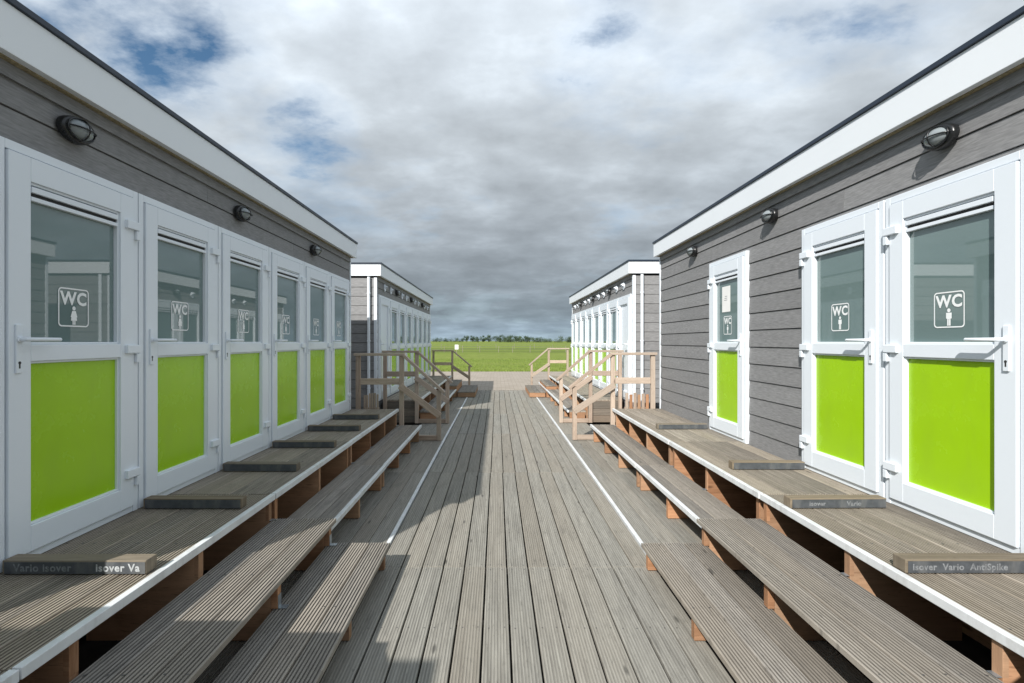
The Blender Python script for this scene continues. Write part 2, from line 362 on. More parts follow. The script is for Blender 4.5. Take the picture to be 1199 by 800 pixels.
# ------------------------------------------------------------------ ground, field, boardwalk
def ground_height(x, y):
    if y < 60: return -0.06
    t = min(1.0, (y-60)/300); h = -0.06 + 1.25*t*t*(3-2*t)
    if y > 360: h += (y-360)*0.0009
    return h + 0.12*mnoise.noise(Vector((x*0.02, y*0.02, 0)))*min(1, (y-60)/60)
def ground():
    b = MB()
    ys = [-60, -20, 0, 10, 18, 24, 28.7, 33, 40, 50, 60, 75, 95, 120, 160, 200, 260, 330, 420, 600, 1000, 2500]
    xs = [-2500, -900, -400, -220, -140, -90, -60, -40, -25, -14, -7, 0, 7, 14, 25, 40, 60, 90, 140, 220, 400, 900, 2500]
    i0 = len(b.v)
    for y in ys:
        for x in xs: b.v.append((x, y, ground_height(x, y)))
    n = len(xs)
    for j in range(len(ys)-1):
        for i in range(n-1):
            a = j*n+i; b.face([a, a+1, a+n+1, a+n], [(0, 0)]*4, 0.5, 0)
    m, nt, p = new_mat('field_grass'); g = G(nt)
    oc = g.n('ShaderNodeTexCoord').outputs['Object']
    c = g.mix(g.ramp(g.noise(oc, 0.9, 8, 0.7), [(0.35, 0.0), (0.65, 1.0)]), (0.110, 0.155, 0.022), (0.195, 0.250, 0.045))
    c = g.mix(g.math('MULTIPLY', g.ramp(g.noise(g.mapping(oc, (0.02, 0.12, 1)), 1.0, 5, 0.6), [(0.4, 0.0), (0.7, 1.0)]), 0.5), c, (0.25, 0.265, 0.075))
    c = g.mix(g.math('MULTIPLY', g.ramp(g.noise(oc, 6, 6, 0.7), [(0.5, 0.0), (0.75, 1.0)]), 0.35), c, (0.055, 0.105, 0.010))
    sx = g.n('ShaderNodeSeparateXYZ'); g.l(oc, sx.inputs[0])
    yy = g.math('ADD', sx.outputs['Y'], g.math('MULTIPLY', g.noise(oc, 0.15, 4), 14.0))
    strip = g.ramp(g.math('DIVIDE', yy, 400.0), [(0.205, 0.0), (0.215, 1.0), (0.232, 1.0), (0.245, 0.15), (0.285, 0.9), (0.31, 0.9), (0.325, 0.0)])
    c = g.mix(g.math('MULTIPLY', strip, 0.55), c, (0.075, 0.105, 0.022))
    g.l(c, p.inputs['Base Color']); p.inputs['Roughness'].default_value = 0.9; p.inputs['Specular IOR Level'].default_value = 0.15
    g.bump(g.noise(oc, 9, 6, 0.7), 0.6, 0.08, p)
    struct(b.obj('field', m), 'flat green meadow running to the horizon')
    # paved yard between the boardwalk and the field
    m2, nt, p = new_mat('sandy_paving'); g = G(nt)
    oc = g.n('ShaderNodeTexCoord').outputs['Object']
    br = g.n('ShaderNodeTexBrick'); br.inputs['Scale'].default_value = 1.0; br.inputs['Brick Width'].default_value = 0.30; br.inputs['Row Height'].default_value = 0.20
    br.inputs['Mortar Size'].default_value = 0.010
    br.inputs['Color1'].default_value = (0.31, 0.265, 0.215, 1); br.inputs['Color2'].default_value = (0.38, 0.330, 0.275, 1); br.inputs['Mortar'].default_value = (0.19, 0.165, 0.13, 1)
    g.l(oc, br.inputs['Vector'])
    c = g.mix(g.math('MULTIPLY', g.ramp(g.noise(oc, 1.3, 8, 0.7), [(0.35, 0.0), (0.65, 1.0)]), 0.55), br.outputs['Color'], (0.25, 0.215, 0.17))
    g.l(c, p.inputs['Base Color']); p.inputs['Roughness'].default_value = 0.9
    g.bump(g.noise(oc, 90, 4, 0.7), 0.4, 0.01, p)
    y = MB(); nx = 60; zz = -0.052
    top = []
    pts_b = [(-60+120*i/nx) for i in range(nx+1)]
    base = len(y.v)
    for x in pts_b: y.v.append((x, -30, zz))
    for x in pts_b: y.v.append((x, 28.7 + 0.12*mnoise.noise(Vector((x*0.8, 0, 3))), zz))
    for i in range(nx): y.face([i, i+1, nx+2+i, nx+1+i], [(0, 0)]*4, 0.5, 0)
    struct(y.obj('paved_yard', m2), 'sandy brick paving beyond the boardwalk')
    so = MB(); so.box(-4.95, 5.3, -8, 17.0, -0.056, -0.046)  # added sheet, coloured near-black so the cavities under the steps read as shade
    struct(so.obj('shade_sheet', paint('dark_shade_fill', (0.028, 0.024, 0.020), 0.95, 0.4, 5, bump=0.4)), 'near-black sheet standing in for the shade under the boardwalk and cabins')
    # rough grass on the near edge of the field
    gr = MB(); rr = random.Random(3)
    for i in range(15000):
        yy = 28.62 + 22*rr.random()**2.2; x = rr.uniform(-1, 1)*yy*0.32 + 0.5
        hgt = rr.uniform(0.04, 0.10)*(1.3 if yy < 29.2 else 0.9); a = rr.uniform(0, 6.28); wv = 0.012+yy*0.0002
        z = ground_height(x, yy); dx, dy = math.cos(a)*wv, math.sin(a)*wv; lx, ly = rr.uniform(-0.04, 0.04), rr.uniform(-0.04, 0.04)
        k = len(gr.v); gr.v += [(x-dx, yy-dy, z), (x+dx, yy+dy, z), (x+lx, yy+ly, z+hgt)]
        gr.face([k, k+1, k+2], [(0, 0)]*3, 0.5, 0)
    mg, nt, p = new_mat('grass_blades'); g = G(nt)
    c = g.mix(g.noise(g.n('ShaderNodeTexCoord').outputs['Object'], 2.5, 5), (0.105, 0.165, 0.016), (0.21, 0.27, 0.042))
    g.l(c, p.inputs['Base Color']); p.inputs['Roughness'].default_value = 0.7
    struct(gr.obj('grass', mg), 'short green grass along the field edge', 'stuff')
ground()

DECK_L, DECK_R = -0.842, 1.125
SEAMS = [-3.2, 0.55, 3.70, 6.38, 9.04, 11.5, 14.25, 17.1]
def boardwalk():
    b = MB(); col = [min(1, max(0, R.gauss(0.5, 0.24))) for _ in range(40)]
    for s in range(len(SEAMS)-1):
        y0, y1 = SEAMS[s]+0.002, SEAMS[s+1]-0.002
        ph = R.uniform(-0.006, 0.006); seg = R.uniform(-0.1, 0.1)
        xs = [0.072+ph+0.15*k for k in range(-6, 7)]
        xs = [DECK_L+0.004] + [x for x in xs if DECK_L+0.05 < x < DECK_R-0.05] + [DECK_R-0.004]
        for q, (a, c) in enumerate(zip(xs, xs[1:])):
            b.plank(a+0.0056, c-0.0056, y0+R.uniform(0, 0.004), y1-R.uniform(0, 0.004), R.uniform(-0.0025, 0.0015), n=9, depth=0.0022, tint=min(1, max(0, col[q]+seg*0.6+R.gauss(0, 0.10))), screws=[y0+0.04+R.uniform(-.008, .008), (y0+y1)/2+R.uniform(-.01, .01), y0+(y1-y0)*0.25, y0+(y1-y0)*0.75, y1-0.04])
        # side strips beyond the white edging
        for x0, x1, n in ((DECK_L-0.035-0.6, DECK_L-0.035, 4), (DECK_R+0.035, DECK_R+0.635, 4)):
            w = (x1-x0)/n
            for i in range(n):
                b.plank(x0+w*i+0.003, x0+w*(i+1)-0.003, y0, y1, R.uniform(-0.003, 0.001), n=9, depth=0.0025, tint=min(1, max(0, R.gauss(0.42, 0.25))))
    o = struct(b.obj('boardwalk', [M['deck'], M['screw']]), 'grey plank boardwalk running between the cabins')
    j = MB()
    for y in SEAMS[:-1]:
        j.box(DECK_L-0.6, DECK_R+0.6, y-0.05, y+0.05, -0.05, -0.030)
    y = -3.0
    while y < 17: j.box(DECK_L-0.6, DECK_R+0.6, y+0.6, y+0.65, -0.051, -0.030); y += 0.9
    j.obj('joist', M['box'], o)
    e = MB(); cuts = [3.72, 5.66, 8.0, 10.2, 12.6, 15.0]
    for x, s in ((DECK_L-0.018, -1), (DECK_R+0.018, 1)):
        for a, c in zip(cuts, cuts[1:]):
            dx = R.uniform(-0.003, 0.003)
            e.box(x-0.016+dx, x+0.016+dx, a+0.004, c-0.004, -0.025, 0.007)
    e.obj('edge_strip', M['nose'], o, bevel=0.002)
boardwalk()

# ------------------------------------------------------------------ step platforms (near ones have two extra treads, the rest one)
ZP = 0.515
def planks_x(b, x0, x1, y0, y1, z, n, depth=0.004, tint=0.5, gn=9, gw=0.22, pg=0.0045, screws=()):
    w = (x1-x0)/n
    for i in range(n):
        b.plank(x0+w*i+pg, x0+w*(i+1)-pg, y0+R.uniform(0, .003), y1-R.uniform(0, .003), z+R.uniform(-0.0015, 0.0015), n=gn, gw=gw, depth=depth, screws=screws, tint=min(1, max(0, R.gauss(tint, 0.24))))
def step_platform(label, side, y0, y1, joints, supports, px0, px1, treads, zp=ZP, closed_front=False, deep=False):
    gk = dict(gn=8 if side < 0 else 9, gw=0.24, depth=0.006, pg=0.006) if deep else dict(gn=9, gw=0.16, depth=0.003)
    """side -1 left / +1 right; px0,px1 = platform edge and wall |x|; treads = [(|x front|, |x back|, z, trim, grooves)]"""
    s = side
    t = thing('step_platform', label, 'wooden steps', (s*(px0+px1)/2, (y0+y1)/2, 0), 0, 'timber step platforms along the cabins')
    ox, oy = t.location.x, t.location.y
    def sh(b):
        b.v = [(x-ox, y-oy, z) for x, y, z in b.v]; return b
    def xs(a, c): return (s*a, s*c) if s > 0 else (s*c, s*a)
    b = MB(); cuts = [y0]+[j for j in joints if y0 < j < y1]+[y1]
    e0 = px0+0.028; gk['screws'] = [q-oy*0+R.uniform(-.004, .004) for q in supports if y0 <= q <= y1]
    for a, c in zip(cuts, cuts[1:]):
        planks_x(b, *xs(e0, px1), a+0.002, c-0.002, zp, 5, tint=0.5+R.uniform(-.1, .1), **gk)
    plat = sh(b).obj('platform', [M['plat'], M['screw']], t)
    e = MB()
    for a, c in zip(cuts, cuts[1:]):
        dx = R.uniform(-.004, .004)
        e.box(s*(px0-0.008+dx), s*(px0+0.026+dx), a+0.004, c-0.004, zp-0.036, zp+0.006)
    sh(e).obj('edge_trim', M['nose'], plat, bevel=0.003)
    for (xf, xb, z, trim, n) in treads:
        b = MB()
        for a, c in zip(cuts, cuts[1:]):
            planks_x(b, *xs(xf+(0.028 if trim else 0), xb), a+0.002, c-0.002, z, n, tint=0.5, **gk)
        tr = sh(b).obj('tread', [M['tread'], M['screw']], t)
        if trim:
            e = MB()
            for a, c in zip(cuts, cuts[1:]):
                dx = R.uniform(-.004, .004); e.box(s*(xf-0.008+dx), s*(xf+0.026+dx), a+0.004, c-0.004, z-0.034, z+0.006)
            sh(e).obj('edge_trim', M['nose'], tr, bevel=0.003)
    levels = sorted([(xf, xb, z) for (xf, xb, z, _, _) in treads]+[(px0, px1, zp)], key=lambda q: q[2])
    for ys in supports:
        if not (y0-0.01 <= ys <= y1+0.01): continue
        for i, (xf, xb, z) in enumerate(levels):
            zb = 0.004 if i == 0 else (levels[i-1][2]+0.002)
            b = MB()
            inset = 0.035
            if i == 0:
                b.box(s*(xf+inset), s*(xb-0.02), ys-0.0225, ys+0.0225, 0.004, z-0.030, mi=0, long=0)
            else:
                xq = levels[i-1][1]+0.006
                b.box(s*(xf+inset), s*xq, ys-0.0225, ys+0.0225, zb, z-0.030, mi=0, long=0)
                b.box(s*(xq+0.001), s*min(xb-0.12, xq+0.60), ys-0.0222, ys+0.0222, 0.004, z-0.0305, mi=0, long=0)
            sb = sh(b).obj('support_board', M['support'], t, bevel=0.002)
            if R.random() < 0.4 and i > 0:
                k = MB(); yb = ys-0.025
                k.box(s*(xf+inset-0.003), s*(xf+inset-0.001), ys-0.020, ys+0.020, zb, zb+0.07)
                k.box(s*(xf+inset-0.045), s*(xf+inset-0.003), ys-0.020, ys+0.020, zb+0.0005, zb+0.003)
                sh(k).obj('angle_bracket', M['steel'], sb)
    # back rail of the frame: a long bearer under the platform, close to the cabin
    b = MB(); b.box(s*(px1-0.10), s*(px1-0.055), y0+0.03, y1-0.03, 0.004, zp-0.034); sh(b).obj('bearer', M['support'], t)
    if closed_front:
        b = MB()
        for z0, z1 in ((0.01, 0.14), (0.145, 0.275), (0.28, zp-0.032)):
            b.box(s*(px0+0.05), s*(px1-0.02), y0-0.028, y0-0.003, z0, z1, long=0)
        sh(b).obj('end_board', M['box'], t, bevel=0.002)
    return t
SUPN = [1.05, 1.96, 2.80, 3.655]
SUPM = [3.79, 4.72, 5.60, 5.74, 6.60, 7.46, 8.30]
SUPB = [10.32, 11.1, 12.0, 12.1, 13.0, 13.9, 14.0, 14.9, 15.8, 15.9, 16.7, 17.4]
step_platform('steps with two raised treads nearest the camera, left-hand row', -1, 1.0, 3.70, [1.72], SUPN, 1.58, 2.345,
              [(0.753, 1.20, 0.172, False, 3), (1.135, 1.585, 0.345, False, 3)], deep=True)
step_platform('shaded steps with white-edged tread between near and far railings, left-hand row', -1, 3.705, 8.36, [5.66], SUPM, 1.58, 2.345, [(1.212, 1.60, 0.258, True, 3)])
step_platform('steps in front of the far white cabin doors, left-hand row', -1, 10.25, 17.5, [12.05, 13.95, 15.85], SUPB, 1.52, 2.24, [(1.17, 1.54, 0.23, True, 3)], 0.455, True)
step_platform('sunlit steps with two raised treads nearest the camera, right-hand row', 1, 1.0, 3.70, [1.72], SUPN, 1.87, 2.655,
              [(1.017, 1.475, 0.172, False, 3), (1.41, 1.875, 0.345, False, 3)], deep=True)
step_platform('sunlit steps with orange supports below the single narrow door, right-hand row', 1, 3.705, 8.42, [5.66], SUPM, 1.87, 2.655, [(1.506, 1.89, 0.258, True, 3)])
step_platform('steps in front of the far white cabin doors, right-hand row', 1, 10.30, 17.5, [12.05, 13.95, 15.85], SUPB, 1.74, 2.49, [(1.40, 1.76, 0.23, True, 3)], 0.455, True)

# ------------------------------------------------------------------ door with its pieces (built once per kind, then copied)
DW, DH = 0.955, 2.045
def wc_sign(male):
    b = MB()
    vs, fs = text_mesh('WC', 0.098, 0.0034, 1.10); k = len(b.v)
    b.v += [(0, v.x, v.y+0.046) for v in vs]
    for f in fs: b.face([k+i for i in f], [(0, 0)]*len(f), 0.5)
    # rounded frame
    def rr(hw, hh, r, n=6):
        P = []
        for cx, cy, a0 in ((hw-r, hh-r, 0), (-hw+r, hh-r, 90), (-hw+r, -hh+r, 180), (hw-r, -hh+r, 270)):
            for i in range(n+1):
                a = rad(a0+90*i/n); P.append((cx+r*math.cos(a), cy+r*math.sin(a)))
        return P
    o, i_ = rr(0.104, 0.106, 0.022), rr(0.0965, 0.0985, 0.016); n = len(o); k = len(b.v)
    b.v += [(0, *p) for p in o]+[(0, *p) for p in i_]
    for q in range(n):
        r2 = (q+1) % n; b.face([k+q, k+r2, k+n+r2, k+n+q], [(0, 0)]*4, 0.5)
    # standing figure
    hy = -0.004
    b.poly([(0, 0.0115*math.cos(a), hy+0.0115*math.sin(a)) for a in [2*math.pi*i/14 for i in range(14)]])
    if male:
        b.poly([(0, x, y) for x, y in [(-.019, -.018), (.019, -.018), (.019, -.052), (.013, -.052), (.013, -.056), (-.013, -.056), (-.013, -.052), (-.019, -.052)]])
        b.poly([(0, x, y) for x, y in [(-.0115, -.0565), (-.0012, -.0565), (-.0012, -.094), (-.0115, -.094)]]); b.poly([(0, x, y) for x, y in [(.0012, -.0565), (.0115, -.0565), (.0115, -.094), (.0012, -.094)]])
    else:
        b.poly([(0, x, y) for x, y in [(-.012, -.018), (.012, -.018), (.023, -.052), (.018, -.053), (.021, -.072), (-.021, -.072), (-.018, -.053), (-.023, -.052)]])
        b.poly([(0, x, y) for x, y in [(-.010, -.0725), (-.0015, -.0725), (-.0015, -.094), (-.010, -.094)]]); b.poly([(0, x, y) for x, y in [(.0015, -.0725), (.010, -.0725), (.010, -.094), (.0015, -.094)]])
    return b
def make_door(hinge, male=False, solid=False, sign=True):
    """origin bottom centre, x out of the wall, y to the viewer's right; hinge = +1/-1 side in y"""
    h = hinge; b = MB(); fx = 0.050; W = DW/2
    ft = 0.045
    b.box(0.002, fx, -W, -W+ft, 0, DH); b.box(0.002, fx, W-ft, W, 0, DH)
    b.box(0.002, fx, -W+ft, W-ft, DH-ft, DH); b.box(0.002, fx-0.004, -W+ft, W-ft, 0, 0.038)
    sx = fx+0.012; g = 0.0065; s0 = W-ft-g; st = 0.118
    zb, zt = 0.042, DH-ft-g
    b.box(0.004, sx, -s0, -s0+st, zb, zt); b.box(0.004, sx, s0-st, s0, zb, zt)
    b.box(0.004, sx, -s0+st, s0-st, zb, 0.17); b.box(0.004, sx, -s0+st, s0-st, 1.875, zt)
    if not solid: b.box(0.004, sx, -s0+st, s0-st, 0.985, 1.068)
    # glazing beads
    i0 = s0-st
    for z0, z1 in (((0.17, 0.985), (1.068, 1.875)) if not solid else ((0.17, 1.875),)):
        bx = sx-0.012; bw = 0.012
        b.box(0.006, bx, -i0, -i0+bw, z0, z1); b.box(0.006, bx, i0-bw, i0, z0, z1)
        b.box(0.006, bx, -i0+bw, i0-bw, z0, z0+bw); b.box(0.006, bx, -i0+bw, i0-bw, z1-bw, z1)
    door = b.obj('door', M['white'], None, bevel=0.003)
    j0 = i0-0.012
    if solid:
        b = MB(); b.box(0.010, 0.032, -j0, j0, 0.182, 1.863); b.obj('blank_panel', M['white'], door)
    else:
        b = MB(); b.box(0.010, 0.034, -j0, j0, 0.182, 0.973); b.obj('green_panel', M['green'], door)
        b = MB(); b.box(0.010, 0.026, -j0, j0, 1.080, 1.863); b.obj('glass_pane', M['glass'], door)
        b = MB(); b.box(0.028, 0.056, -j0+0.001, j0-0.001, 1.826, 1.855); b.box(0.028, 0.052, -j0+0.001, j0-0.001, 1.785, 1.806)
        v = b.obj('trickle_vent', M['white'], door, bevel=0.002)
        b = MB(); b.box(0.027, 0.040, -j0+0.002, j0-0.002, 1.8065, 1.8255)
        n = 36
        b.obj('vent_slot', M['slot'], door)
        if sign:
            sg = wc_sign(male).obj('toilet_sign', M['sign'], door); sg.location = (0.0285, -0.005, 1.27)
    hy = -h*(W-ft-0.052)
    b = MB(); zc = 1.065
    b.box(sx, sx+0.010, hy-0.0165, hy+0.0165, zc-0.135, zc+0.10)
    hd = b.obj('handle', M['white'], door, bevel=0.004)
    l = MB(); zl = zc+0.028
    l.tube([(sx+0.008, hy, zl), (sx+0.050, hy, zl), (sx+0.060, hy+h*0.012, zl), (sx+0.060, hy+h*0.175, zl)], 0.0105, 10)
    l.tube([(sx+0.010, hy, zl), (sx+0.018, hy, zl)], 0.017, 12)
    # lever and keyhole belong to the handle mesh: join by building them as one more piece of the same part
    hm = hd.data; hd2 = l.mesh('handle', M['white'], True)
    bm = bmesh.new(); bm.from_mesh(hm); bm.from_mesh(hd2); bm.to_mesh(hm); bm.free(); bpy.data.meshes.remove(hd2)
    b = MB(); b.tube([(sx+0.0095, hy, zc-0.085), (sx+0.0112, hy, zc-0.085)], 0.0075, 10); b.box(sx+0.0095, sx+0.0108, hy-0.004, hy+0.004, zc-0.112, zc-0.086); b.obj('keyhole', M['slot'], door)
    for z in (0.255, 1.035, 1.815):
        b = MB(); yc = h*(W-ft-0.006)
        b.box(fx-0.002, sx+0.022, yc-(0.085 if h > 0 else 0.030), yc+(0.030 if h > 0 else 0.085), z-0.026, z+0.026)
        b.box(fx-0.002, fx+0.030, yc+(0.002 if h > 0 else -0.036), yc+(0.036 if h > 0 else -0.002), z-0.086, z-0.030)
        b.obj('hinge', M['white'], door, bevel=0.004)
    return door
DOOR = {('L',): make_door(1, False), ('R',): make_door(-1, True), ('LS',): make_door(1, solid=True), ('RS',): make_door(-1, solid=True),
        ('LN',): make_door(1, False, sign=False), ('RN',): make_door(-1, True, sign=False)}
used = set()
def put_door(kind, parent, y, z):
    proto = DOOR[(kind,)]
    d = proto if kind not in used else copy_tree(proto)
    used.add(kind); d.parent = parent; d.location = (0.0, y, z); return d

def make_lamp():
    b = MB()
    def ell(ay, az, ax, x0):
        def f(u, v):
            a = 2*math.pi*u; e = (math.pi/2)*v
            return (x0+ax*math.sin(e), ay*math.cos(a)*math.cos(e), az*math.sin(a)*math.cos(e))
        return f
    def base(u, v):
        a = 2*math.pi*u; k = [(0, 1), (0.030, 1), (0.045, 0.93), (0.045, 0.76)][round(v*3)]
        return (0.012+k[0], 0.130*k[1]*math.cos(a), 0.082*k[1]*math.sin(a))
    b.grid(base, 28, 3)
    b.tube([(0.0, 0, -0.01), (0.03, 0, -0.01)], 0.05, 12)
    lamp = b.obj('wall_lamp', M['black'], None, smooth=True)
    b = MB(); b.grid(ell(0.100, 0.063, 0.062, 0.050), 26, 8); b.obj('lens', M['lens'], lamp, smooth=True)
    b = MB()
    P = [(0.070, 0.108*math.cos(a), 0.069*math.sin(a)) for a in [2*math.pi*i/28 for i in range(29)]]
    b.tube(P, 0.006, 6, cap=False)
    b.tube([(0.052+0.070*math.sin(e), 0.110*math.cos(e), 0) for e in [math.pi*i/14 for i in range(15)]], 0.005, 6)
    for yy in (0.0,):
        k = math.sqrt(1-(yy/0.11)**2)
        b.tube([(0.052+0.070*k*math.sin(e), yy, 0.070*k*math.cos(e)) for e in [math.pi*i/12 for i in range(13)]], 0.005, 6)
    b.obj('cage', M['black'], lamp, smooth=True)
    lamp.scale = (0.9, 0.84, 0.86)
    return lamp
LAMP = make_lamp(); lamp_used = [False]
def put_lamp(parent, y, z):
    d = LAMP if not lamp_used[0] else copy_tree(LAMP)
    lamp_used[0] = True; d.parent = parent; d.location = (0.020, y, z)
def make_vent():
    b = MB()
    b.tube([(0.0, 0, 0), (0.016, 0, 0)], 0.075, 20)
    def hood(u, v):
        a = math.pi*u; e = (math.pi/2)*v
        return (0.016+0.060*math.sin(e)*(0.35+0.65*math.sin(a)), 0.068*math.cos(a)*1.0, 0.068*math.sin(a)*(1-0.35*math.sin(e)) - 0.012)
    b.grid(hood, 16, 5)
    return b.obj('extract_vent', M['white'], None, smooth=False)
VENT = make_vent(); vent_used = [False]
def put_vent(parent, y, z):
    d = VENT if not vent_used[0] else copy_tree(VENT)
    vent_used[0] = True; d.parent = parent; d.location = (0.022, y, z)

# ------------------------------------------------------------------ cabins
def cabin(label, loc, rot, length, zb, zt, zdoor, doors, lamps, zlamp, vents=(), depth=2.45, pipes=(), zcut=None):
    """local: facade plane x=0 looking to +x, y from 0 to length; doors = [(kind, y centre)]"""
    t = thing('toilet_cabin', label, 'cabin', loc, rot, 'toilet cabins beside the boardwalk')
    b = MB(); c = 0.012
    b.box(-depth+c, -c, c, length-c, -0.05, zt-0.10, mi=1, tint=0.5)
    pitch = 0.176; z = zb-0.035-pitch*19
    k = 0
    while z < zb-0.04:
        z0, z1 = z+0.004, z+pitch-0.003
        if z1 > 0.05:
            def board(face, a0, a1):
                o0, o1 = 0.020, 0.011
                if face == 'f': P = [(0-c, a0, z0), (o0, a0, z0), (o0, a1, z0), (0-c, a1, z0), (0-c, a0, z1), (o1, a0, z1), (o1, a1, z1), (0-c, a1, z1)]; lg = 1
                elif face == 'n': P = [(a0, -o0, z0), (a1, -o0, z0), (a1, c, z0), (a0, c, z0), (a0, -o1, z1), (a1, -o1, z1), (a1, c, z1), (a0, c, z1)]; lg = 0
                else: P = [(a0, length-c, z0), (a1, length-c, z0), (a1, length+o0, z0), (a0, length+o0, z0), (a0, length-c, z1), (a1, length-c, z1), (a1, length+o1, z1), (a0, length+o1, z1)]; lg = 0
                b.hexa(P, min(1, max(0, R.gauss(0.5, 0.22))), 0, lg)
            st = (0.9 if k % 2 else 2.7); ys = [0.012]+[y for y in (st+3.6*i for i in range(4)) if 0.3 < y < length-0.3]+[length-0.012]
            for a, d in zip(ys, ys[1:]): board('f', a+0.0015, d-0.0015)
            board('n', -depth+0.03, -0.012); board('e', -depth+0.03, -0.012)
        z += pitch; k += 1
    b.obj('wall', [M['clad'], M['core']], t)
    # white corner trims
    for yc in (-0.024, length-0.024):
        b = MB(); b.box(-0.030, 0.026, yc, yc+0.048, 0.02, zb-0.03); b.obj('corner_trim', M['white'], t, bevel=0.003)
    f = MB(); fo = 0.11; th = 0.045; eo = 0.06
    f.box(fo-th, fo, -eo, length+eo, zb, zt)
    f.box(-depth-eo, -depth-eo+th, -eo, length+eo, zb, zt)
    f.box(-depth-eo+th, fo-th, -eo, -eo+th, zb, zt); f.box(-depth-eo+th, fo-th, length+eo-th, length+eo, zb, zt)
    fa = f.obj('fascia', M['fascia'], t, bevel=0.003)
    cp = MB(); p = 0.014
    cp.box(fo-th-0.02, fo+p, -eo-p, length+eo+p, zt+0.001, zt+0.033); cp.box(-depth-eo-p, -depth-eo+th+0.02, -eo-p, length+eo+p, zt+0.001, zt+0.033)
    cp.box(-depth-eo+th+0.02, fo-th-0.02, -eo-p, -eo+th+0.02, zt+0.001, zt+0.033); cp.box(-depth-eo+th+0.02, fo-th-0.02, length+eo-th-0.02, length+eo+p, zt+0.001, zt+0.033)
    cp.obj('coping', M['coping'], fa, bevel=0.003)
    r = MB(); r.box(-depth-eo+th+0.001, fo-th-0.001, -eo+th+0.001, length+eo-th-0.001, zb+0.02, zt-0.06); r.obj('roof', M['roof'], t)
    s = MB(); s.box(0.028, fo-th-0.002, -0.02, length+0.02, zb-0.004, zb+0.018); s.obj('vent_strip', M['meshstrip'], t)
    s = MB(); s.box(0.0215, 0.034, 0.03, length-0.03, zb-0.075, zb-0.006); s.obj('head_board', M['clad'], t)
    for kind, y in doors: put_door(kind, t, y, zdoor)
    for y in lamps: put_lamp(t, y, zlamp)
    for y in vents: put_vent(t, y, zlamp-0.01)
    for (x, y) in pipes:
        b = MB(); b.tube([(x, y, 0.02), (x, y, zb-0.02)], 0.028, 12)
        for zc in (0.7, 1.6, 2.5): b.tube([(x, y, zc), (x, y, zc+0.03)], 0.034, 12)
        b.obj('downpipe', M['white'], t, smooth=False)
    return t
P = 0.965
# near left: seven doors, far boundary at y=8.19
yl0 = 1.53
LFX = -2.37
near_l = cabin('shaded grey cabin with a continuous row of lime green doors beside the left steps', (LFX, yl0, 0), 0, 8.34-yl0, 2.94, 3.165, ZP+0.002,
      [('L', 3.371-P/2+P*i-yl0) for i in range(-1, 6)], [2.87-yl0, 4.74-yl0, 6.64-yl0], 2.762)
RFX = 2.68; yr1 = 8.50
near_r = cabin('sunlit grey cabin with three separate lime green doors beside the right steps', (RFX, yr1, 0), math.pi, yr1-1.60, 2.985, 3.20, ZP+0.002,
      [('R', yr1-(3.535-P/2)), ('R', yr1-(4.505-P/2)), ('R', yr1-5.985)], [yr1-3.09, yr1-5.02, yr1-7.0], 2.81)
yb = 9.92
back_l = cabin('far cabin with a blank white first door and round vents, left of the boardwalk', (-2.31, yb, 0), 0, 7.85, 2.845, 3.065, 0.457,
      [('LS', 0.56)]+[('LN', 0.56+P*i) for i in range(1, 8)], [1.9, 3.9, 5.9], 2.70, [0.56+P*i-(0.25 if i % 2 else -0.1) for i in range(8)], pipes=[(-0.12, -0.055)])
yb1 = 17.6
back_r = cabin('far cabin with a blank white first door and round vents, right of the boardwalk', (2.56, yb1, 0), math.pi, yb1-9.75, 2.87, 3.09, 0.457,
      [('RS', yb1-9.75-0.56)]+[('RN', yb1-9.75-0.56-P*i) for i in range(1, 8)], [1.9, 3.9, 5.9], 2.72, [yb1-9.75-0.56-P*i+(0.25 if i % 2 else -0.1) for i in range(8)], pipes=[(-0.14, yb1-9.75+0.055)])
rear_l = cabin('unseen grey cabin behind the camera on the left, placed for its shadow', (-2.50, -8.25, 0), 0, 6.80, 2.94, 3.165, ZP+0.002, [('LN', 0.6+P*i) for i in range(6)], [1.5, 3.5, 5.5], 2.775)  # out of view; set back and positioned to shape the near-left shadow

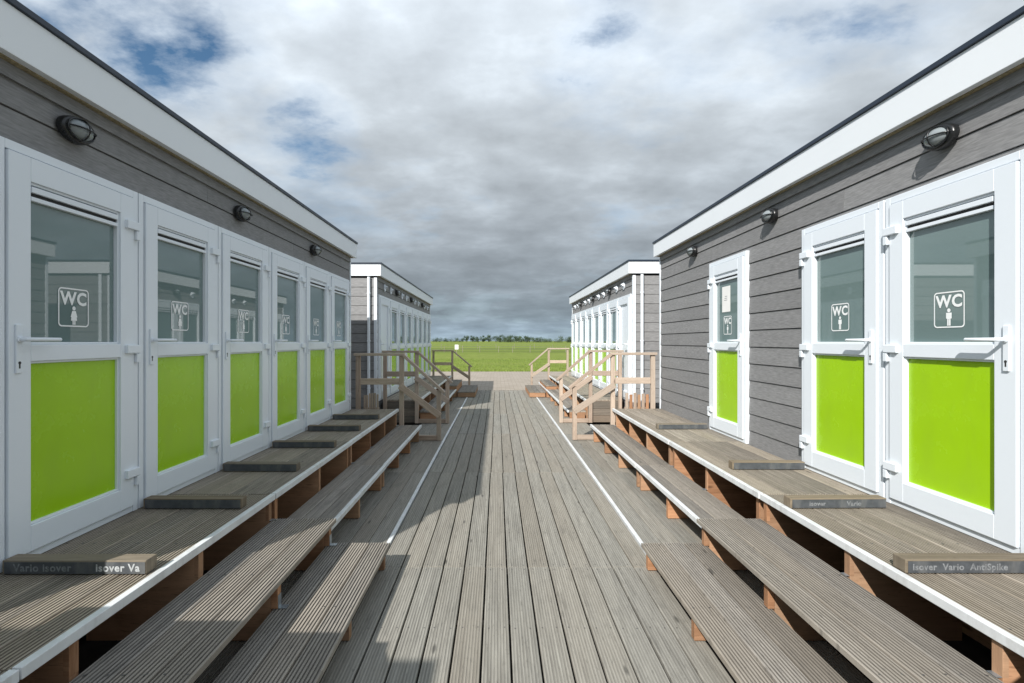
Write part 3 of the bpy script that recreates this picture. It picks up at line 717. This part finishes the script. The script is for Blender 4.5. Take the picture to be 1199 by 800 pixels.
# ------------------------------------------------------------------ handrails
def handrail(label, side, y, xl, xu, xw, ztop, zlow, zl0, zu0, zw0, board=True, th=0.068):
    s = side; t = thing('handrail', label, 'handrail', (s*xu, y, 0), 0, 'wooden handrails at the ends of the steps')
    ox, oy = s*xu, y
    def sh(b): b.v = [(x-ox, yy-oy, z) for x, yy, z in b.v]; return b
    for x, z0, z1 in ((xl, zl0, zlow-0.02), (xu, zu0, ztop-0.022), (xw, zw0, ztop-0.022)):
        b = MB(); b.box(s*x-th/2, s*x+th/2, y-th/2, y+th/2, z0, z1, long=2); sh(b).obj('post', M['rail'], t, bevel=0.004)
    b = MB(); b.box(s*(xu-0.05), s*(xw+0.06), y-0.062, y+0.062, ztop-0.020, ztop+0.022, long=0); sh(b).obj('top_rail', M['rail'], t, bevel=0.004)
    b = MB(); b.box(s*(xu+th/2+0.002), s*(xw-th/2-0.002), y-0.022, y+0.022, ztop-0.485, ztop-0.385, long=0); sh(b).obj('middle_rail', M['rail'], t, bevel=0.004)
    sl = (ztop-zlow)/(xu-xl)
    b = MB(); b.bar((s*(xu-0.03), y, ztop-0.012), (s*(xl-0.09), y, zlow-0.075*sl+0.012), 0.115, 0.042); sh(b).obj('sloping_rail', M['rail'], t, bevel=0.004)
    b = MB(); b.bar((s*(xu+0.02), y-0.058, ztop-0.50), (s*(xl-0.02), y-0.058, zlow-0.42), 0.042, 0.098); sh(b).obj('sloping_rail', M['rail'], t, bevel=0.004)
    if board:
        b = MB(); b.box(s*(xl+th/2+0.002), s*(xu-th/2-0.002), y-0.020, y+0.020, 0.006, 0.085, long=0); sh(b).obj('base_board', M['rail'], t, bevel=0.003)
    return t
handrail('nearer shaded handrail beside the last left green door', -1, 8.41, 0.94, 1.54, 2.24, 1.39, 0.83, 0.004, 0.004, 0.004)
handrail('shaded handrail in front of the far left cabin', -1, 10.19, 0.97, 1.57, 2.19, 1.40, 0.85, 0.004, 0.004, 0.004)
handrail('shaded handrail at the field end of the left steps', -1, 17.45, 0.93, 1.50, 2.13, 1.29, 0.80, 0.004, 0.004, 0.004)
handrail('nearer sunlit handrail at the corner of the right cabin', 1, 8.47, 1.26, 1.88, 2.53, 1.40, 0.89, 0.004, 0.004, 0.004)
handrail('sunlit handrail in front of the far right cabin', 1, 10.26, 1.26, 1.84, 2.42, 1.41, 0.89, 0.004, 0.004, 0.004)
handrail('sunlit handrail at the field end of the right steps', 1, 17.45, 1.16, 1.73, 2.36, 1.36, 0.86, 0.004, 0.004, 0.004)
handrail('shaded handrail at the near end of the left steps, beside the camera', -1, 0.95, 0.94, 1.54, 2.24, 1.39, 0.83, 0.004, 0.004, 0.004)
handrail('sunlit handrail at the near end of the right steps, beside the camera', 1, 0.95, 1.26, 1.88, 2.53, 1.40, 0.89, 0.004, 0.004, 0.004)
for s, x0, x1, y, lab in ((-1, 1.93, 2.18, 8.50, 'low row of dark vertical slats behind the left handrail'), (1, 2.10, 2.50, 8.56, 'low row of orange vertical slats behind the right handrail')):
    t = thing('slat_panel', lab, 'slat panel', (s*(x0+x1)/2, y, 0), 0, 'low slat panels in the gaps between cabins')
    n = 6; w = (x1-x0)/n
    for i in range(n):
        b = MB(); xx = s*(x0+w*(i+0.5)); b.box(xx-w*0.36-t.location.x, xx+w*0.36-t.location.x, -0.011, 0.011, 0.004, 0.74+R.uniform(-0.02, 0.02), long=2)
        b.obj('slat', M['support'] if s > 0 and i % 2 else M['rail'], t, bevel=0.002)
    b = MB(); b.box(s*x0-t.location.x, s*x1-t.location.x, 0.013, 0.05, 0.45, 0.52, long=0); b.obj('batten', M['rail'], t)

# ------------------------------------------------------------------ box steps at the far end
def box_step(label, side, xa, xb, z, y0, y1):
    s = side; t = thing('box_step', label, 'box step', (s*(xa+xb)/2, (y0+y1)/2, 0), 0, 'box steps at the far doors')
    ox, oy = t.location.x, t.location.y
    def sh(b): b.v = [(x-ox, y-oy, zz) for x, y, zz in b.v]; return b
    x0, x1 = min(s*xa, s*xb), max(s*xa, s*xb)
    b = MB(); planks_x(b, x0, x1, y0, y1, z, 3, tint=0.3); sh(b).obj('tread', M['tread'], t)
    for ya, yb2 in ((y0+0.012, y0+0.040), (y1-0.040, y1-0.012)):
        b = MB(); b.box(x0+0.012, x1-0.012, ya, yb2, 0.009, z-0.030, long=0); sh(b).obj('end_board', M['support'], t, bevel=0.002)
    for xa2 in (x0+0.012, x1-0.040):
        b = MB(); b.box(xa2, xa2+0.028, y0+0.042, y1-0.042, 0.009, z-0.030, long=1); sh(b).obj('side_board', M['support'], t, bevel=0.002)
box_step('low shaded box step on the boardwalk edge, left row', -1, 0.62, 1.14, 0.165, 14.9, 17.2)
box_step('upper shaded box step against the platform, left row', -1, 0.0+1.145, 1.50, 0.345, 14.9, 17.2)
box_step('low sunlit box step on the boardwalk edge, right row', 1, 0.92, 1.395, 0.165, 14.9, 17.2)
box_step('upper sunlit box step against the platform, right row', 1, 1.40, 1.72, 0.345, 14.9, 17.2)

# ------------------------------------------------------------------ timber stop blocks lying across the platforms
def lettering(parent, body, size, xc, y, z, mat):
    vs, fs = text_mesh(body, size, 0.0013, 1.08); b = MB()
    b.v += [(v.x+xc, y, v.y+z) for v in vs]
    for f in fs: b.face(list(f), [(0, 0)]*len(f), 0.5)
    b.obj('lettering', mat, parent)
def stop_block(label, side, xa, xb, yf, text=None, rot=0.0, faint=False):
    s = side; xc = s*(xa+xb)/2; hw = (xb-xa)/2; z = ZP+0.0035
    t = thing('timber_block', label, 'timber block', (xc, yf+0.04, z), rot, 'timber stop blocks lying across the platforms')
    b = MB(); b.box(-hw, hw, -0.040, 0.040, 0, 0.064, long=0); b.obj('timber', M['beam'], t, bevel=0.004)
    b = MB(); b.box(-hw+0.012, hw-0.004, -0.0425, -0.0405, 0.003, 0.057); w = b.obj('wrap_strip', M['wrap'], t)
    for body, size, x in (text or ()): lettering(w, body, size, x, -0.0440, 0.030, M['ink_faint'] if faint or x < 0 else M['ink'])  # left half of a print gets the darker ink, shade put into its colour
stop_block('near timber block with half in sunlight, its print ending isover Va, left platform', -1, 1.63, 2.30, 2.42,
           [('isover Va', 0.050, 0.205), ('Vario isover', 0.050, -0.145)])
Llab = ['second timber block from the camera, at the first hinge on the left platform', 'third timber block from the camera on the shaded left platform',
        'fourth timber block from the camera on the shaded left platform', 'fifth timber block from the camera on the shaded left platform', 'farthest timber block on the shaded left platform, next to the handrail']
for i, l in enumerate(Llab): stop_block(l, -1, 1.67+R.uniform(-.02, .02), 2.29, 2.42+P*(i+1)+R.uniform(-0.02, 0.02), rot=R.uniform(-0.02, 0.02))
stop_block('nearest timber block on the right platform, wrap print ending AntiSpike', 1, 1.905, 2.60, 2.43, [('isover  Vario  AntiSpike', 0.042, -0.095)], faint=True)
stop_block('timber block at the hinge between the two large green doors on the right platform', 1, 1.90, 2.53, 3.38, [('Vario', 0.040, 0.1), ('isover', 0.040, -0.14)], 0.015, True)
stop_block('timber block by the wall between the second door and the narrow door, right platform', 1, 1.99, 2.60, 4.40, rot=-0.01)
stop_block('farthest timber block on the right platform, beyond the narrow door', 1, 1.98, 2.60, 6.43, rot=0.02)
# paper notice taped inside the third right-hand door
b = MB(); b.box(-0.0006, 0.0006, -0.105, 0.105, -0.148, 0.148)
o = tag(b.obj('paper_notice', M['paper']), 'white paper notice taped above the toilet sign on the narrow right door', 'notice'); o.location = (RFX-0.0285, 6.03, 2.09)
for k in range(5):
    pass
b = MB()
for k in range(3): b.box(-0.0012, -0.0008, -0.03, 0.03+0.01*k, 0.03-0.022*k, 0.036-0.022*k)
b.obj('printed_lines', M['ink_faint'], o)

# ------------------------------------------------------------------ far field: fence, board, trees
def field_fence(y0, label, n0, n1, pitch, hgt):
    t = thing('field_fence', label, 'fence', (0, y0, 0)); rr = random.Random(int(y0))
    pts = []
    for i in range(n0, n1):
        x = i*pitch+rr.uniform(-.3, .3); y = y0+0.05*x+rr.uniform(-.4, .4); z = ground_height(x, y)
        h = hgt*rr.uniform(0.85, 1.1); pts.append((x, y-y0, z+h*0.85))
        b = MB(); b.tube([(x, y-y0, z-0.1), (x+rr.uniform(-.05, .05), y-y0, z+h)], [0.045, 0.04], 6); b.obj('post', M['greypost'], t)
    b = MB()
    for dz in (0, -0.35*hgt): b.tube([(x, y, z+dz) for x, y, z in pts], 0.012, 4)
    b.obj('wire', M['wire'], t)
field_fence(78, 'wire fence on thin posts crossing the field, nearer line', -14, 15, 2.6, 1.0)
field_fence(112, 'wire fence on thin posts crossing the field, farther line', -12, 13, 4.0, 1.1)
t = thing('notice_board', 'small white board on a thin post standing in the field', 'board', (-4.5, 58.0, -0.06))
b = MB(); b.box(-0.20, 0.20, -0.02, 0.02, 0.78, 1.30); b.obj('panel', M['paper'], t, bevel=0.005)
b = MB(); b.box(-0.035, 0.035, 0.021, 0.08, 0, 1.2); b.obj('post', M['greypost'], t)

def tree(label, x, y, hgt, wid, bush=False, mat='leaf', seed=0, group=None):
    rr = random.Random(seed); z0 = ground_height(x, y)
    kind = 'tree' if 'tree in' in label else 'bush'
    t = thing(kind, label, kind, (x, y, z0), 0, group)
    b = MB(); th = hgt*(0.35 if bush else 0.62)
    b.tube([(0, 0, -0.3), (rr.uniform(-.1, .1), 0, th*0.5), (rr.uniform(-.2, .2), 0, th)], [hgt*0.035, hgt*0.025, hgt*0.012], 6)
    for k in range(4):
        a = rr.uniform(0, 6.28); r = wid*0.32
        b.tube([(0, 0, th*rr.uniform(0.45, 0.8)), (math.cos(a)*r, math.sin(a)*r, th*rr.uniform(0.9, 1.25))], [hgt*0.014, hgt*0.005], 5)
    b.obj('trunk', M['bark'], t)
    c = MB(); lobes = []
    for k in range(7 if not bush else 9):
        a = rr.uniform(0, 6.28); r = wid*0.5*rr.uniform(0.1, 0.72)
        lobes.append((math.cos(a)*r, math.sin(a)*r, hgt*(rr.uniform(0.42, 0.85) if not bush else rr.uniform(0.12, 0.72)), wid*rr.uniform(0.16, 0.28)))
    for lx, ly, lz, lr in lobes:
        for q in range(70):
            d = Vector((rr.gauss(0, 1), rr.gauss(0, 1), rr.gauss(0, 0.8))).normalized()*lr*rr.random()**0.4
            p = Vector((lx, ly, max(0.1, lz))) + d; s = hgt*rr.uniform(0.025, 0.055)
            a = Vector((rr.gauss(0, 1), rr.gauss(0, 1), rr.gauss(0, 1))).normalized(); e = a.cross(Vector((rr.gauss(0, 1), rr.gauss(0, 1), 1))).normalized()
            if p.z < 0.05: p.z = 0.05+s
            k = len(c.v); c.v += [tuple(p-a*s), tuple(p+e*s*0.7), tuple(p+a*s), tuple(p-e*s*0.7)]; c.face([k, k+1, k+2, k+3], [(0, 0)]*4, 0.5)
    c.obj('crown', M[mat], t)
Y = 340.0
rr = random.Random(21)
for i in range(9):
    px = 547+6.4*i+rr.uniform(-1.2, 1.2)
    tree('dark round-headed tree in the row standing on the horizon', (px-582)/610*Y, Y+rr.uniform(-8, 8), rr.uniform(4.6, 5.8), rr.uniform(4.4, 6.0), True, 'leaf', 100+i, 'trees in the row on the horizon')
for i in range(14):
    px = 586+4.4*i+rr.uniform(-1.5, 1.5); hh = 4.3-0.055*(i-6)**2 + rr.uniform(-.5, .5)
    tree('dark rounded bush in the long clump on the horizon', (px-582)/610*(Y-25), Y-25+rr.uniform(-8, 8), max(2.0, hh*1.1), rr.uniform(5, 7.5), True, 'leaf' if i % 3 else 'leaf_b', 200+i, 'bushes in the clump on the horizon')
for i in range(9):
    px = 507+4.4*i+rr.uniform(-1, 1)
    tree('low dark bush in the hedge line left of the tree row', (px-582)/610*(Y+20), Y+20, rr.uniform(2.2, 3.4), rr.uniform(4.5, 6), True, 'leaf', 300+i, 'bushes in the far left hedge line')
for i in range(11):
    px = 634+5.0*i+rr.uniform(-1, 1)
    tree('low dark bush in the hedge line beside the far right cabin', (px-582)/610*(Y-40), Y-40, rr.uniform(1.8, 2.6)+(1.8 if i > 4 else 0), rr.uniform(5, 6.5), True, 'leaf_b' if i % 2 else 'leaf', 400+i, 'bushes in the far right hedge line')
